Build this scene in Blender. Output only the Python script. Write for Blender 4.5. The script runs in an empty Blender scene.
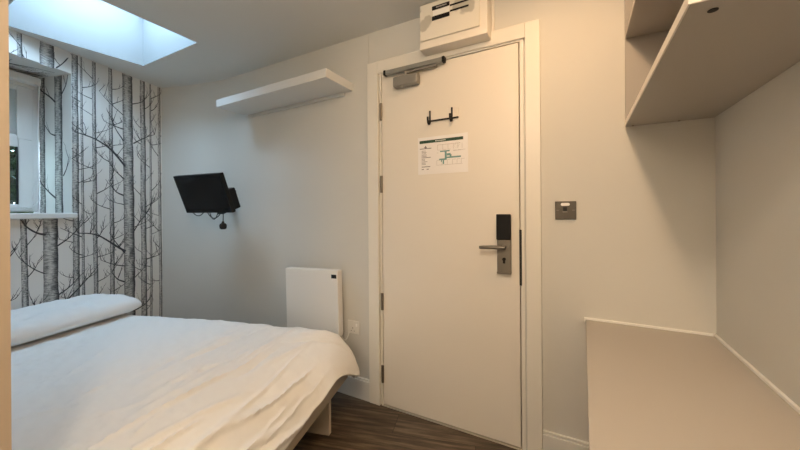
import bpy, bmesh, math, random
from mathutils import Vector, Matrix, noise

SC = bpy.context.scene
COL = SC.collection
random.seed(7)
R = math.radians

# ------------------------------------------------------------------ frames
AL = R(15.5)                       # the bed wall is turned 15.5 degrees from the door wall
CA, SA = math.cos(AL), math.sin(AL)


def W(s, t, z=0.0):
    """Bed-wall frame (s along the bed, t along the wallpapered wall) to world."""
    return Vector((s * CA - t * SA, s * SA + t * CA, z))


CEIL = 2.255
YW = 1.67                          # door wall
XR = 0.475                         # wall beside the desk
SW = -2.655                        # wallpapered wall (s)
TC = 2.31                          # its far corner (t)


# ------------------------------------------------------------------ materials
def mat(name, color=(.8, .8, .8), rough=.5, metal=0.0, bump=0.0, bscale=60.0, vary=0.0, vscale=6.0, spec=.5, emit=None):
    m = bpy.data.materials.new(name)
    m.use_nodes = True
    nt = m.node_tree
    b = nt.nodes['Principled BSDF']
    b.inputs['Base Color'].default_value = (*color, 1)
    b.inputs['Roughness'].default_value = rough
    b.inputs['Metallic'].default_value = metal
    b.inputs['Specular IOR Level'].default_value = spec
    if emit:
        b.inputs['Emission Color'].default_value = (*emit[0], 1)
        b.inputs['Emission Strength'].default_value = emit[1]
    tc = nt.nodes.new('ShaderNodeTexCoord')
    if vary:
        n = nt.nodes.new('ShaderNodeTexNoise')
        n.inputs['Scale'].default_value = vscale
        n.inputs['Detail'].default_value = 5
        nt.links.new(tc.outputs['Object'], n.inputs['Vector'])
        mx = nt.nodes.new('ShaderNodeMix')
        mx.data_type = 'RGBA'
        mx.inputs['A'].default_value = (*[c * (1 - vary) for c in color], 1)
        mx.inputs['B'].default_value = (*[min(1, c * (1 + vary)) for c in color], 1)
        nt.links.new(n.outputs['Fac'], mx.inputs['Factor'])
        nt.links.new(mx.outputs['Result'], b.inputs['Base Color'])
    if bump:
        n2 = nt.nodes.new('ShaderNodeTexNoise')
        n2.inputs['Scale'].default_value = bscale
        n2.inputs['Detail'].default_value = 4
        nt.links.new(tc.outputs['Object'], n2.inputs['Vector'])
        bp = nt.nodes.new('ShaderNodeBump')
        bp.inputs['Strength'].default_value = bump
        bp.inputs['Distance'].default_value = .01
        nt.links.new(n2.outputs['Fac'], bp.inputs['Height'])
        nt.links.new(bp.outputs['Normal'], b.inputs['Normal'])
    return m


def wood_floor():
    m = mat('dark_wood_planks', rough=.42)
    nt = m.node_tree
    N, L = nt.nodes, nt.links
    b = N['Principled BSDF']
    tc = N.new('ShaderNodeTexCoord')
    mp = N.new('ShaderNodeMapping')
    mp.inputs['Rotation'].default_value = (0, 0, -AL)
    L.new(tc.outputs['Object'], mp.inputs['Vector'])
    br = N.new('ShaderNodeTexBrick')
    br.offset = .37
    br.inputs['Scale'].default_value = 1
    br.inputs['Brick Width'].default_value = 1.15
    br.inputs['Row Height'].default_value = .165
    br.inputs['Mortar Size'].default_value = .0016
    br.inputs['Bias'].default_value = 0
    br.inputs['Color1'].default_value = (.25, .25, .25, 1)
    br.inputs['Color2'].default_value = (.75, .75, .75, 1)
    br.inputs['Mortar'].default_value = (0, 0, 0, 1)
    L.new(mp.outputs['Vector'], br.inputs['Vector'])
    st = N.new('ShaderNodeMapping')
    st.inputs['Scale'].default_value = (2.2, 26, 1)
    L.new(mp.outputs['Vector'], st.inputs['Vector'])
    add = N.new('ShaderNodeVectorMath')
    add.operation = 'ADD'
    sc = N.new('ShaderNodeVectorMath')
    sc.operation = 'SCALE'
    sc.inputs['Scale'].default_value = 17
    L.new(br.outputs['Color'], sc.inputs[0])
    L.new(st.outputs['Vector'], add.inputs[0])
    L.new(sc.outputs[0], add.inputs[1])
    ns = N.new('ShaderNodeTexNoise')
    ns.inputs['Scale'].default_value = 1.4
    ns.inputs['Detail'].default_value = 8
    ns.inputs['Roughness'].default_value = .65
    L.new(add.outputs[0], ns.inputs['Vector'])
    cr = N.new('ShaderNodeValToRGB')
    e = cr.color_ramp.elements
    e[0].position, e[0].color = .32, (.014, .009, .006, 1)
    e[1].position, e[1].color = .72, (.25, .18, .118, 1)
    k = e.new(.5)
    k.color = (.078, .053, .032, 1)
    L.new(ns.outputs['Fac'], cr.inputs['Fac'])
    mx = N.new('ShaderNodeMix')
    mx.data_type = 'RGBA'
    mx.blend_type = 'MULTIPLY'
    mx.inputs['Factor'].default_value = 1
    g = N.new('ShaderNodeMath')
    g.operation = 'MULTIPLY_ADD'
    g.inputs[1].default_value = .7
    g.inputs[2].default_value = .62
    L.new(br.outputs['Color'], g.inputs[0])
    L.new(cr.outputs['Color'], mx.inputs['A'])
    L.new(g.outputs[0], mx.inputs['B'])
    mo = N.new('ShaderNodeMix')
    mo.data_type = 'RGBA'
    mo.inputs['B'].default_value = (.015, .01, .007, 1)
    L.new(br.outputs['Fac'], mo.inputs['Factor'])
    L.new(mx.outputs['Result'], mo.inputs['A'])
    L.new(mo.outputs['Result'], b.inputs['Base Color'])
    bp = N.new('ShaderNodeBump')
    bp.inputs['Strength'].default_value = .25
    bp.inputs['Distance'].default_value = .004
    L.new(ns.outputs['Fac'], bp.inputs['Height'])
    L.new(bp.outputs['Normal'], b.inputs['Normal'])
    return m


def bark():
    """Printed birch bark: fine horizontal hatching and a few dark knots, in UV space."""
    m = mat('printed_bark', rough=.6)
    nt = m.node_tree
    N, L = nt.nodes, nt.links
    b = N['Principled BSDF']
    uv = N.new('ShaderNodeUVMap')
    mp = N.new('ShaderNodeMapping')
    mp.inputs['Scale'].default_value = (1.6, 95, 1)
    L.new(uv.outputs['UV'], mp.inputs['Vector'])
    n = N.new('ShaderNodeTexNoise')
    n.inputs['Scale'].default_value = 1.5
    n.inputs['Detail'].default_value = 5
    n.inputs['Roughness'].default_value = .7
    L.new(mp.outputs['Vector'], n.inputs['Vector'])
    mp2 = N.new('ShaderNodeMapping')
    mp2.inputs['Scale'].default_value = (1.8, 7, 1)
    L.new(uv.outputs['UV'], mp2.inputs['Vector'])
    n2 = N.new('ShaderNodeTexNoise')
    n2.inputs['Scale'].default_value = 1.3
    n2.inputs['Detail'].default_value = 3
    L.new(mp2.outputs['Vector'], n2.inputs['Vector'])
    sep = N.new('ShaderNodeSeparateXYZ')
    L.new(uv.outputs['UV'], sep.inputs[0])
    # denser ink towards both outlines of a trunk, most on the right one
    fr = N.new('ShaderNodeMath')
    fr.operation = 'FRACT'
    L.new(sep.outputs['X'], fr.inputs[0])
    cu = N.new('ShaderNodeFloatCurve')
    c = cu.mapping.curves[0]
    c.points[0].location = (0, .36)
    c.points[1].location = (1, 0.0)
    for p in ((.12, .58), (.4, .72), (.68, .56), (.9, .2)):
        c.points.new(*p)
    cu.mapping.update()
    L.new(fr.outputs[0], cu.inputs['Value'])
    a1 = N.new('ShaderNodeMath')
    a1.operation = 'MULTIPLY_ADD'
    a1.inputs[1].default_value = 1.9
    a1.inputs[2].default_value = -.93
    L.new(n.outputs['Fac'], a1.inputs[0])
    a2 = N.new('ShaderNodeMath')
    a2.operation = 'ADD'
    L.new(a1.outputs[0], a2.inputs[0])
    L.new(cu.outputs['Value'], a2.inputs[1])
    a3 = N.new('ShaderNodeMath')
    a3.operation = 'MULTIPLY_ADD'
    a3.inputs[1].default_value = .8
    a3.inputs[2].default_value = -.4
    L.new(n2.outputs['Fac'], a3.inputs[0])
    a4 = N.new('ShaderNodeMath')
    a4.operation = 'ADD'
    L.new(a2.outputs[0], a4.inputs[0])
    L.new(a3.outputs[0], a4.inputs[1])
    cr = N.new('ShaderNodeValToRGB')
    e = cr.color_ramp.elements
    e[0].position, e[0].color = .10, (.028, .028, .03, 1)
    e[1].position, e[1].color = .86, (.60, .59, .56, 1)
    k = e.new(.5)
    k.color = (.21, .21, .205, 1)
    L.new(a4.outputs[0], cr.inputs['Fac'])
    L.new(cr.outputs['Color'], b.inputs['Base Color'])
    return m


def pane_mat(name, tint, gloss=.06):
    m = bpy.data.materials.new(name)
    m.use_nodes = True
    nt = m.node_tree
    nt.nodes.clear()
    o = nt.nodes.new('ShaderNodeOutputMaterial')
    tr = nt.nodes.new('ShaderNodeBsdfTransparent')
    tr.inputs['Color'].default_value = (*tint, 1)
    gl = nt.nodes.new('ShaderNodeBsdfGlossy')
    gl.inputs['Roughness'].default_value = .02
    mx = nt.nodes.new('ShaderNodeMixShader')
    mx.inputs['Fac'].default_value = gloss
    nt.links.new(tr.outputs[0], mx.inputs[1])
    nt.links.new(gl.outputs[0], mx.inputs[2])
    nt.links.new(mx.outputs[0], o.inputs['Surface'])
    return m


def frosted_mat(name, tint):
    m = bpy.data.materials.new(name)
    m.use_nodes = True
    nt = m.node_tree
    nt.nodes.clear()
    o = nt.nodes.new('ShaderNodeOutputMaterial')
    tr = nt.nodes.new('ShaderNodeBsdfTranslucent')
    tr.inputs['Color'].default_value = (*tint, 1)
    df = nt.nodes.new('ShaderNodeBsdfDiffuse')
    df.inputs['Color'].default_value = (.7, .72, .72, 1)
    mx = nt.nodes.new('ShaderNodeMixShader')
    mx.inputs['Fac'].default_value = .5
    nt.links.new(tr.outputs[0], mx.inputs[1])
    nt.links.new(df.outputs[0], mx.inputs[2])
    nt.links.new(mx.outputs[0], o.inputs['Surface'])
    return m


def blotched(name, color, dark, spots):
    """Painted cover with a few round greyish patches (centres in object space)."""
    m = mat(name, color, .45)
    nt = m.node_tree
    N, L = nt.nodes, nt.links
    b = N['Principled BSDF']
    tc = N.new('ShaderNodeTexCoord')
    n = N.new('ShaderNodeTexNoise')
    n.inputs['Scale'].default_value = 18
    L.new(tc.outputs['Object'], n.inputs['Vector'])
    prev = None
    for (x, y, z, r) in spots:
        d = N.new('ShaderNodeVectorMath')
        d.operation = 'DISTANCE'
        d.inputs[1].default_value = (x, y, z)
        L.new(tc.outputs['Object'], d.inputs[0])
        a = N.new('ShaderNodeMath')
        a.operation = 'MULTIPLY_ADD'
        a.inputs[1].default_value = .05
        L.new(n.outputs['Fac'], a.inputs[0])
        L.new(d.outputs['Value'], a.inputs[2])
        mr = N.new('ShaderNodeMapRange')
        mr.inputs['From Min'].default_value = r + .025
        mr.inputs['From Max'].default_value = r + .015
        L.new(a.outputs[0], mr.inputs['Value'])
        if prev is None:
            prev = mr.outputs['Result']
        else:
            mxx = N.new('ShaderNodeMath')
            mxx.operation = 'MAXIMUM'
            L.new(prev, mxx.inputs[0])
            L.new(mr.outputs['Result'], mxx.inputs[1])
            prev = mxx.outputs[0]
    mx = N.new('ShaderNodeMix')
    mx.data_type = 'RGBA'
    mx.inputs['A'].default_value = (*color, 1)
    mx.inputs['B'].default_value = (*dark, 1)
    L.new(prev, mx.inputs['Factor'])
    L.new(mx.outputs['Result'], b.inputs['Base Color'])
    return m


M = {}
M['wall'] = mat('painted_plaster', (.645, .638, .60), .75, bump=.06, bscale=35, vary=.02, vscale=3)
M['ceiling'] = mat('ceiling_paint', (.74, .74, .715), .8, bump=.04, bscale=30)
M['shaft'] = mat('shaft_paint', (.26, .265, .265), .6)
M['paper'] = mat('wallpaper_ground', (.76, .75, .72), .55, bump=.03, bscale=200, vary=.03, vscale=4)
M['bark'] = bark()
M['branch'] = mat('printed_branch', (.05, .05, .055), .6)
M['gloss_white'] = mat('white_gloss_paint', (.80, .775, .71), .35, bump=.02, bscale=25)
M['door'] = mat('door_paint', (.80, .755, .68), .36, bump=.015, bscale=20)
M['skirt'] = mat('skirting_paint', (.74, .735, .70), .35)
M['floor'] = wood_floor()
M['bead'] = mat('white_sealant', (.90, .90, .87), .4)
M['laminate'] = mat('taupe_laminate', (.455, .425, .385), .45, vary=.05, vscale=420)
M['cabinet'] = mat('grey_laminate', (.40, .375, .34), .5, vary=.05, vscale=380)
M['edge'] = mat('light_edging', (.80, .76, .68), .4)
M['shelf'] = mat('white_foil', (.74, .74, .72), .4)
M['linen'] = mat('white_cotton', (.82, .815, .80), .85, bump=.12, bscale=55, spec=.2)
M['mattress'] = mat('mattress_ticking', (.72, .70, .66), .9, bump=.1, bscale=150)
M['bedwood'] = mat('pale_bed_board', (.52, .45, .36), .5, vary=.08, vscale=14)
M['black'] = mat('black_plastic', (.006, .0065, .0075), .5, spec=.25)
M['screen'] = mat('dark_screen', (.003, .0035, .0045), .2, spec=.25)
M['dkgrey'] = mat('grey_plastic', (.10, .10, .105), .45)
M['rubber'] = mat('black_rubber', (.01, .01, .01), .7)
M['heater'] = mat('white_enamel', (.80, .795, .77), .3)
M['socket'] = mat('white_bakelite', (.74, .735, .70), .35)
M['steel'] = mat('brushed_steel', (.25, .235, .21), .36, .85, bump=.05, bscale=260)
M['closer'] = mat('grey_cast_paint', (.29, .28, .255), .45, .35)
M['rail'] = mat('grey_anodised_rail', (.34, .345, .32), .38, .6)
M['bronze'] = mat('hinge_metal', (.22, .19, .15), .4, .8)
M['gunmetal'] = mat('gunmetal_plate', (.10, .088, .074), .4, .6, bump=.05, bscale=240)
M['paperwhite'] = mat('laminated_paper', (.88, .86, .85), .3)
M['green'] = mat('green_ink', (.012, .06, .035), .4)
M['teal'] = mat('teal_ink', (.16, .34, .33), .4)
M['ink'] = mat('grey_ink', (.13, .12, .14), .5)
M['faint'] = mat('pale_ink', (.50, .47, .46), .5)
M['fuse'] = blotched('fuse_box_paint', (.78, .745, .66), (.50, .48, .42), [(-.135, -.106, .118, .034), (-.175, -.106, .205, .030), (-.115, -.106, .145, .026), (.092, -.106, .152, .044), (.045, -.106, .170, .030)])
M['window'] = mat('white_upvc', (.80, .81, .80), .3)
M['glass'] = pane_mat('clear_pane', (.62, .66, .64))
M['skyglass'] = pane_mat('roof_pane', (.62, .66, .68), .04)
M['frost'] = frosted_mat('frosted_pane', (.55, .58, .57))
M['leaf'] = mat('leaf_green', (.07, .13, .035), .5, vary=.5, vscale=9)
M['twig'] = mat('twig_brown', (.07, .05, .03), .8)
M['brick'] = mat('outside_ground', (.12, .11, .09), .9)
M['threshold'] = mat('worn_metal_strip', (.60, .55, .47), .4, .5)


# ------------------------------------------------------------------ mesh building
class MB:
    def __init__(self):
        self.v, self.f, self.m, self.uv = [], [], [], {}

    def face(self, pts, mi=0, uv=None):
        n = len(self.v)
        self.v += [tuple(p) for p in pts]
        self.f.append(tuple(range(n, n + len(pts))))
        self.m.append(mi)
        if uv:
            self.uv[len(self.f) - 1] = uv

    def box(self, x0, x1, y0, y1, z0, z1, mi=0, tf=None):
        c = [(x0, y0, z0), (x1, y0, z0), (x1, y1, z0), (x0, y1, z0), (x0, y0, z1), (x1, y0, z1), (x1, y1, z1), (x0, y1, z1)]
        if tf:
            c = [tf(p) for p in c]
        n = len(self.v)
        self.v += [tuple(p) for p in c]
        for f in ((0, 3, 2, 1), (4, 5, 6, 7), (0, 1, 5, 4), (1, 2, 6, 5), (2, 3, 7, 6), (3, 0, 4, 7)):
            self.f.append(tuple(n + i for i in f))
            self.m.append(mi)
        return self

    def prism(self, poly, z0, z1, mi=0):
        """Plan polygon (counter-clockwise) raised from z0 to z1."""
        n, k = len(self.v), len(poly)
        self.v += [(p[0], p[1], z0) for p in poly] + [(p[0], p[1], z1) for p in poly]
        self.f.append(tuple(n + i for i in reversed(range(k))))
        self.f.append(tuple(n + k + i for i in range(k)))
        self.m += [mi, mi]
        for i in range(k):
            j = (i + 1) % k
            self.f.append((n + i, n + j, n + k + j, n + k + i))
            self.m.append(mi)
        return self

    def tube(self, pts, r, seg=10, mi=0, cap=True):
        pts = [Vector(p) for p in pts]
        rs = r if isinstance(r, (list, tuple)) else [r] * len(pts)
        n0 = len(self.v)
        up = None
        for i, p in enumerate(pts):
            d = (pts[min(i + 1, len(pts) - 1)] - pts[max(i - 1, 0)]).normalized()
            if up is None:
                up = Vector((0, 0, 1)) if abs(d.z) < .9 else Vector((1, 0, 0))
            a = d.cross(up).normalized()
            b = a.cross(d).normalized()
            up = b
            for k in range(seg):
                q = 2 * math.pi * k / seg
                self.v.append(tuple(p + (a * math.cos(q) + b * math.sin(q)) * rs[i]))
        for i in range(len(pts) - 1):
            for k in range(seg):
                l = (k + 1) % seg
                self.f.append((n0 + i * seg + k, n0 + i * seg + l, n0 + (i + 1) * seg + l, n0 + (i + 1) * seg + k))
                self.m.append(mi)
        if cap:
            self.f.append(tuple(n0 + k for k in reversed(range(seg))))
            self.f.append(tuple(n0 + (len(pts) - 1) * seg + k for k in range(seg)))
            self.m += [mi, mi]
        return self

    def build(self, name, mats, parent=None, bevel=0.0, seg=2, smooth=False, origin=None, fix=True):
        me = bpy.data.meshes.new(name)
        po = Vector(parent['_o']) if parent is not None else Vector(origin or (0, 0, 0))
        me.from_pydata([tuple(Vector(p) - po) for p in self.v], [], self.f)
        for m in (mats if isinstance(mats, (list, tuple)) else [mats]):
            me.materials.append(m)
        for i, p in enumerate(me.polygons):
            p.material_index = self.m[i]
            p.use_smooth = smooth
        if self.uv:
            l = me.uv_layers.new(name='UVMap')
            for i, p in enumerate(me.polygons):
                if i in self.uv:
                    for k, li in enumerate(p.loop_indices):
                        l.data[li].uv = self.uv[i][k]
        if fix:
            bm = bmesh.new()
            bm.from_mesh(me)
            bmesh.ops.remove_doubles(bm, verts=bm.verts, dist=1e-5)
            bmesh.ops.recalc_face_normals(bm, faces=bm.faces)
            bm.to_mesh(me)
            bm.free()
        if smooth:
            me.set_sharp_from_angle(angle=R(40))
        o = bpy.data.objects.new(name, me)
        COL.objects.link(o)
        o['_o'] = tuple(po)
        if parent is not None:
            o.parent = parent
        else:
            o.location = po
        if bevel:
            md = o.modifiers.new('bevel', 'BEVEL')
            md.width = bevel
            md.segments = seg
            md.limit_method = 'ANGLE'
            md.angle_limit = R(35)
            for p in me.polygons:
                p.use_smooth = True
            me.set_sharp_from_angle(angle=R(35))
            md.harden_normals = True
        return o


def box(name, x0, x1, y0, y1, z0, z1, m, parent=None, bevel=0.0, tf=None, **k):
    return MB().box(x0, x1, y0, y1, z0, z1, 0, tf).build(name, m, parent, bevel, **k)


def thing(name, label, cat, loc, group=None):
    o = bpy.data.objects.new(name, None)
    COL.objects.link(o)
    o.location = loc
    o.empty_display_size = .05
    o['_o'] = tuple(loc)
    o['label'] = label
    o['category'] = cat
    if group:
        o['group'] = group
    return o


def tag(o, label, cat, group=None, kind=None):
    o['label'] = label
    o['category'] = cat
    if group:
        o['group'] = group
    if kind:
        o['kind'] = kind
    return o


def structure(o, label=None, cat=None):
    o['kind'] = 'structure'
    if label:
        o['label'] = label
        o['category'] = cat
    return o


# ------------------------------------------------------------------ room shell
YB = -2.2                                          # wall behind the photographer
C0 = W(SW, TC)                                     # far corner of the wallpapered wall
CH = (-2.66, YW)                                   # where the television wall turns
K0 = (-1.00, 0.2035)                                 # wall corner that shows at the left of the photo
NK = W(SW, .463)                                   # near corner of the bed nook

fl = MB().prism([(-3.6, YB - .1), (XR + .1, YB - .1), (XR + .1, YW + .1), (-3.6, YW + .1)], -.08, 0)
structure(fl.build('floor', M['floor']), 'dark brown wood plank floor running under the bed to the door', 'floor')

# ceiling slab with the skylight opening cut through it
HX0, HX1, HY0, HY1 = -2.855, -2.135, .53, 1.222
HP = [(-2.890, HY0), (-2.128, HY0), (-2.128, HY1), (-2.808, HY1)]      # opening corners
ce = MB()
XA, XB, YA, YC = -3.6, XR + .1, YB - .1, YW + .1
out = [(XA, YA), (XB, YA), (XB, YC), (XA, YC)]
SH = .42                                            # shaft height
for z, flip in ((CEIL, True), (CEIL + .12, False)):
    for i in range(4):
        j = (i + 1) % 4
        q = [(*out[i], z), (*out[j], z), (*HP[j], z), (*HP[i], z)]
        ce.face(q[::-1] if flip else q)
for i in range(4):
    j = (i + 1) % 4
    ce.face([(*out[i], CEIL), (*out[j], CEIL), (*out[j], CEIL + .12), (*out[i], CEIL + .12)])
ceil = structure(ce.build('ceiling', M['ceiling'], fix=True), 'pale grey ceiling with a square skylight opening above the bed', 'ceiling')
# skylight: shaft lining, frame and pane
cx, cy = -2.48, .87
sk = bpy.data.objects.new('window_2', None)
COL.objects.link(sk)
sk.location = (cx, cy, CEIL)
sk['_o'] = (cx, cy, CEIL)
structure(sk, 'square skylight shaft full of blue daylight, in the ceiling above the bed', 'skylight')
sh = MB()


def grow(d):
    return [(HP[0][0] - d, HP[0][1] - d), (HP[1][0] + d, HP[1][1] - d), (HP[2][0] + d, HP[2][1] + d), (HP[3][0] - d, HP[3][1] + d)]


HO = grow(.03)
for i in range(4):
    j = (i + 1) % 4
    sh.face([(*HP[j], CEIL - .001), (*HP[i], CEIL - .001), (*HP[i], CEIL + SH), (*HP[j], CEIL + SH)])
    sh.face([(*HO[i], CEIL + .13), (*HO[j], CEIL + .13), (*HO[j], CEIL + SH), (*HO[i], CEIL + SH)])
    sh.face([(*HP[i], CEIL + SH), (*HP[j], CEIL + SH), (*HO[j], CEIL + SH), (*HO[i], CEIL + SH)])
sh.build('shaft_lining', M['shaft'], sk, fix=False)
HI = grow(-.05)
fm = MB()
for za, zb in ((CEIL + SH, CEIL + SH + .05),):
    for i in range(4):
        j = (i + 1) % 4
        fm.face([(*HI[i], za), (*HI[j], za), (*HO[j], za), (*HO[i], za)])
        fm.face([(*HI[i], zb), (*HI[j], zb), (*HO[j], zb), (*HO[i], zb)])
        fm.face([(*HI[i], za), (*HI[j], za), (*HI[j], zb), (*HI[i], zb)])
        fm.face([(*HO[i], za), (*HO[j], za), (*HO[j], zb), (*HO[i], zb)])
fm.build('window_frame', M['window'], sk)
pm = MB()
pm.prism(HI, CEIL + SH + .02, CEIL + SH + .024)
pm.build('pane', M['skyglass'], sk)

# door wall with the stub that turns towards the wallpaper
DO = (-1.030, -.215, 1.995)                         # opening x0, x1, top
wf = MB()
back = YW + .1
XF = -2.462
arc = [(C0.x, C0.y)]
b0, b1, b2 = Vector((-2.97, C0.y + (C0.x + 2.97) / (C0.x - CH[0]) * (YW - C0.y), 0)), Vector((CH[0], YW, 0)), Vector((XF, YW, 0))
for k in range(13):
    f = k / 12
    q = b0 * (1 - f) ** 2 + b1 * 2 * f * (1 - f) + b2 * f * f
    arc.append((q.x, q.y))
wcn = MB()
wcn.prism(arc + [(XF, back), (C0.x - .03, back)], 0, CEIL)
structure(wcn.build('wall_corner', M['wall'], smooth=True), 'short curved grey wall between the birch wallpaper and the television', 'wall')
wf.box(XF, DO[0], YW, back, 0, CEIL)
wf.box(DO[1], XR + .1, YW, back, 0, CEIL)
wf.box(DO[0], DO[1], YW, back, DO[2], CEIL)
structure(wf.build('wall_front', M['wall'], fix=False), 'grey painted wall carrying the door, the white shelf and the television', 'wall')
structure(box('wall_right', XR, XR + .1, YB - .1, YW, 0, CEIL, M['wall']), 'pale grey-green wall along the right side of the desk', 'wall')
wr = MB()
wr.box(K0[0] - .1, XR, YB - .1, YB, 0, CEIL)
structure(wr.build('wall_rear', M['wall']))
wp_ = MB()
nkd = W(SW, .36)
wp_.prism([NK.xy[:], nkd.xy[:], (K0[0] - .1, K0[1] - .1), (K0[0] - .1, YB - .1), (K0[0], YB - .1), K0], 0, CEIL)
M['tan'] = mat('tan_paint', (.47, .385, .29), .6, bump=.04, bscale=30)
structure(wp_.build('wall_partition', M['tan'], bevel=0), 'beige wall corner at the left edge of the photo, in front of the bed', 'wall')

# ---- wallpapered wall, window opening and its printed birch wood
OT0, OT1, OZ0, OZ1, OD = .80, 1.655, 1.150, 2.112, .36
wl = MB()
PAPER, BARK, BRANCH, PLAIN = 0, 1, 2, 3


def P(t, z, lift=0.0):
    return W(SW + lift, t, z)


for (t0, t1, z0, z1) in ((.463, OT0, 0, CEIL), (OT1, TC, 0, CEIL), (OT0, OT1, 0, OZ0), (OT0, OT1, OZ1, CEIL)):
    wl.face([P(t0, z0), P(t1, z0), P(t1, z1), P(t0, z1)], PAPER)
so = SW - OD
wl.face([W(SW, OT1, OZ0), W(so, OT1, OZ0), W(so, OT1, OZ1), W(SW, OT1, OZ1)], PAPER)      # right reveal
wl.face([W(SW, OT0, OZ0), W(so, OT0, OZ0), W(so, OT0, OZ1), W(SW, OT0, OZ1)], PAPER)      # left reveal
wl.face([W(SW, OT0, OZ1), W(SW, OT1, OZ1), W(so, OT1, OZ1), W(so, OT0, OZ1)], PAPER)      # soffit
wl.face([W(SW, OT0, OZ0), W(SW, OT1, OZ0), W(so, OT1, OZ0), W(so, OT0, OZ0)], PLAIN)
for (t0, t1, z0, z1) in ((.36, OT0, 0, CEIL), (OT1, TC, 0, CEIL), (OT0, OT1, 0, OZ0), (OT0, OT1, OZ1, CEIL)):
    wl.face([W(so, t0, z0), W(so, t1, z0), W(so, t1, z1), W(so, t0, z1)], PLAIN)
wl.face([W(SW, TC, 0), W(so, TC, 0), W(so, TC, CEIL), W(SW, TC, CEIL)], PLAIN)
wl.face([W(SW, .463, 0), W(so, .36, 0), W(so, .36, CEIL), W(SW, .463, CEIL)], PLAIN)


def in_open(t, z):
    return OT0 < t < OT1 and OZ0 < z < OZ1


def sheet_wall(a, b, lift):
    return P(a, b, lift)


def sheet_jamb(a, b, lift):                          # a = s
    return W(a, OT1 - lift, b)


def sheet_soffit(a, b, lift):                        # a = t, b = s
    return W(b, a, OZ1 - lift)


UID = [0]


def trunk(sheet, a0, a1, w0, w1, z0, z1, seed, skip=None, lift=.0007):
    """A printed trunk: a strip of small quads with a slightly uneven outline."""
    n = max(6, int((z1 - z0) / .018))
    UID[0] += 1
    prev = None
    for i in range(n + 1):
        f = i / n
        z = z0 + (z1 - z0) * f
        g = (z - 0.3) / 1.75
        c = a1 + (a0 - a1) * g + .0035 * noise.noise((seed * 3.1, z * 2.2, 0)) + .0012 * noise.noise((seed, z * 14, 5))
        w = (w1 + (w0 - w1) * g) * (1 + .10 * noise.noise((seed * 7, z * 9, 2)) + .06 * noise.noise((seed, z * 40, 8)))
        cur = (c - w / 2, c + w / 2, z)
        if prev:
            zm, cm = (z + prev[2]) / 2, c
            if not (skip and skip(cm, zm)):
                u = UID[0] * 1.0
                v0, v1 = prev[2] + seed * 2.3, z + seed * 2.3
                k = 3
                for q in range(k):
                    fa, fb = q / k, (q + 1) / k
                    A = prev[0] + (prev[1] - prev[0]) * fa
                    B = prev[0] + (prev[1] - prev[0]) * fb
                    C = cur[0] + (cur[1] - cur[0]) * fb
                    D = cur[0] + (cur[1] - cur[0]) * fa
                    ub = fb if q < k - 1 else .999
                    wl.face([sheet(A, prev[2], lift), sheet(B, prev[2], lift), sheet(C, z, lift), sheet(D, z, lift)], BARK,
                            [(u + fa, v0), (u + ub, v0), (u + ub, v1), (u + fa, v1)])
        prev = cur


def stroke(sheet, pts, w0, w1, skip=None, lift=.0011, mi=2):
    """A tapering printed branch along a polyline, smoothed."""
    pp = []
    n = len(pts)
    for i in range(n - 1):
        p0, p1, p2, p3 = pts[max(i - 1, 0)], pts[i], pts[i + 1], pts[min(i + 2, n - 1)]
        for k in range(5):
            f = k / 5
            pp.append(tuple(.5 * ((2 * p1[q]) + (-p0[q] + p2[q]) * f + (2 * p0[q] - 5 * p1[q] + 4 * p2[q] - p3[q]) * f * f + (-p0[q] + 3 * p1[q] - 3 * p2[q] + p3[q]) * f ** 3) for q in (0, 1)))
    pp.append(pts[-1])
    m = len(pp)
    L, Rr = [], []
    for i in range(m):
        a, b = pp[max(i - 1, 0)], pp[min(i + 1, m - 1)]
        dx, dy = b[0] - a[0], b[1] - a[1]
        l = math.hypot(dx, dy) or 1
        w = (w0 + (w1 - w0) * i / (m - 1)) / 2
        L.append((pp[i][0] - dy / l * w, pp[i][1] + dx / l * w))
        Rr.append((pp[i][0] + dy / l * w, pp[i][1] - dx / l * w))
    for i in range(m - 1):
        if skip and (skip(*pp[i]) or skip(*pp[i + 1])):
            continue
        wl.face([sheet(*L[i], lift), sheet(*Rr[i], lift), sheet(*Rr[i + 1], lift), sheet(*L[i + 1], lift)], mi)


def lim(t, z):
    return in_open(t, z) or t > TC - .004 or t < .47 or z > CEIL - .004


def twig(sheet, a, z, side, length, w, skip, depth=0, ang=None):
    """One curved branch leaving a trunk with a few upturned twigs."""
    ang = ang if ang is not None else random.uniform(.1, .95)
    pts = [(a, z)]
    x, y = a, z
    n = 5
    stepv = length / n
    curl = random.uniform(.0, .22)
    for i in range(n):
        x += side * math.cos(ang) * stepv
        y += math.sin(ang) * stepv
        ang += curl * random.uniform(.3, 1.2) - (.05 if i < 1 else 0)
        pts.append((x, y))
        if depth < 2 and i >= 1 and random.random() < (.85 if depth == 0 else .5):
            twig(sheet, x, y, random.choice((side, side, -side)), length * random.uniform(.28, .5), w * .55, skip, depth + 1,
                 random.uniform(.7, 1.35))
    stroke(sheet, pts, w, w * .3, skip)


TR = [  # t at 2.2 m, t at 0.4 m, width at both heights
    (1.400, 1.420, .024, .034), (1.530, 1.545, .072, .078), (1.677, 1.677, .036, .040), (1.712, 1.723, .014, .019),
    (1.790, 1.794, .024, .031), (1.900, 1.906, .026, .034), (2.022, 2.031, .076, .085), (2.142, 2.145, .042, .048),
    (2.206, 2.205, .016, .021), (2.284, 2.290, .023, .029), (1.20, 1.21, .07, .075), (1.04, 1.05, .03, .034), (.92, .92, .04, .045),
    (.70, .71, .07, .08), (.56, .56, .03, .034)]
for i, (a0, a1, w0, w1) in enumerate(TR):
    trunk(sheet_wall, a0, a1, w0, w1, .02, CEIL - .004, i + 1.3, lim)
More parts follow.
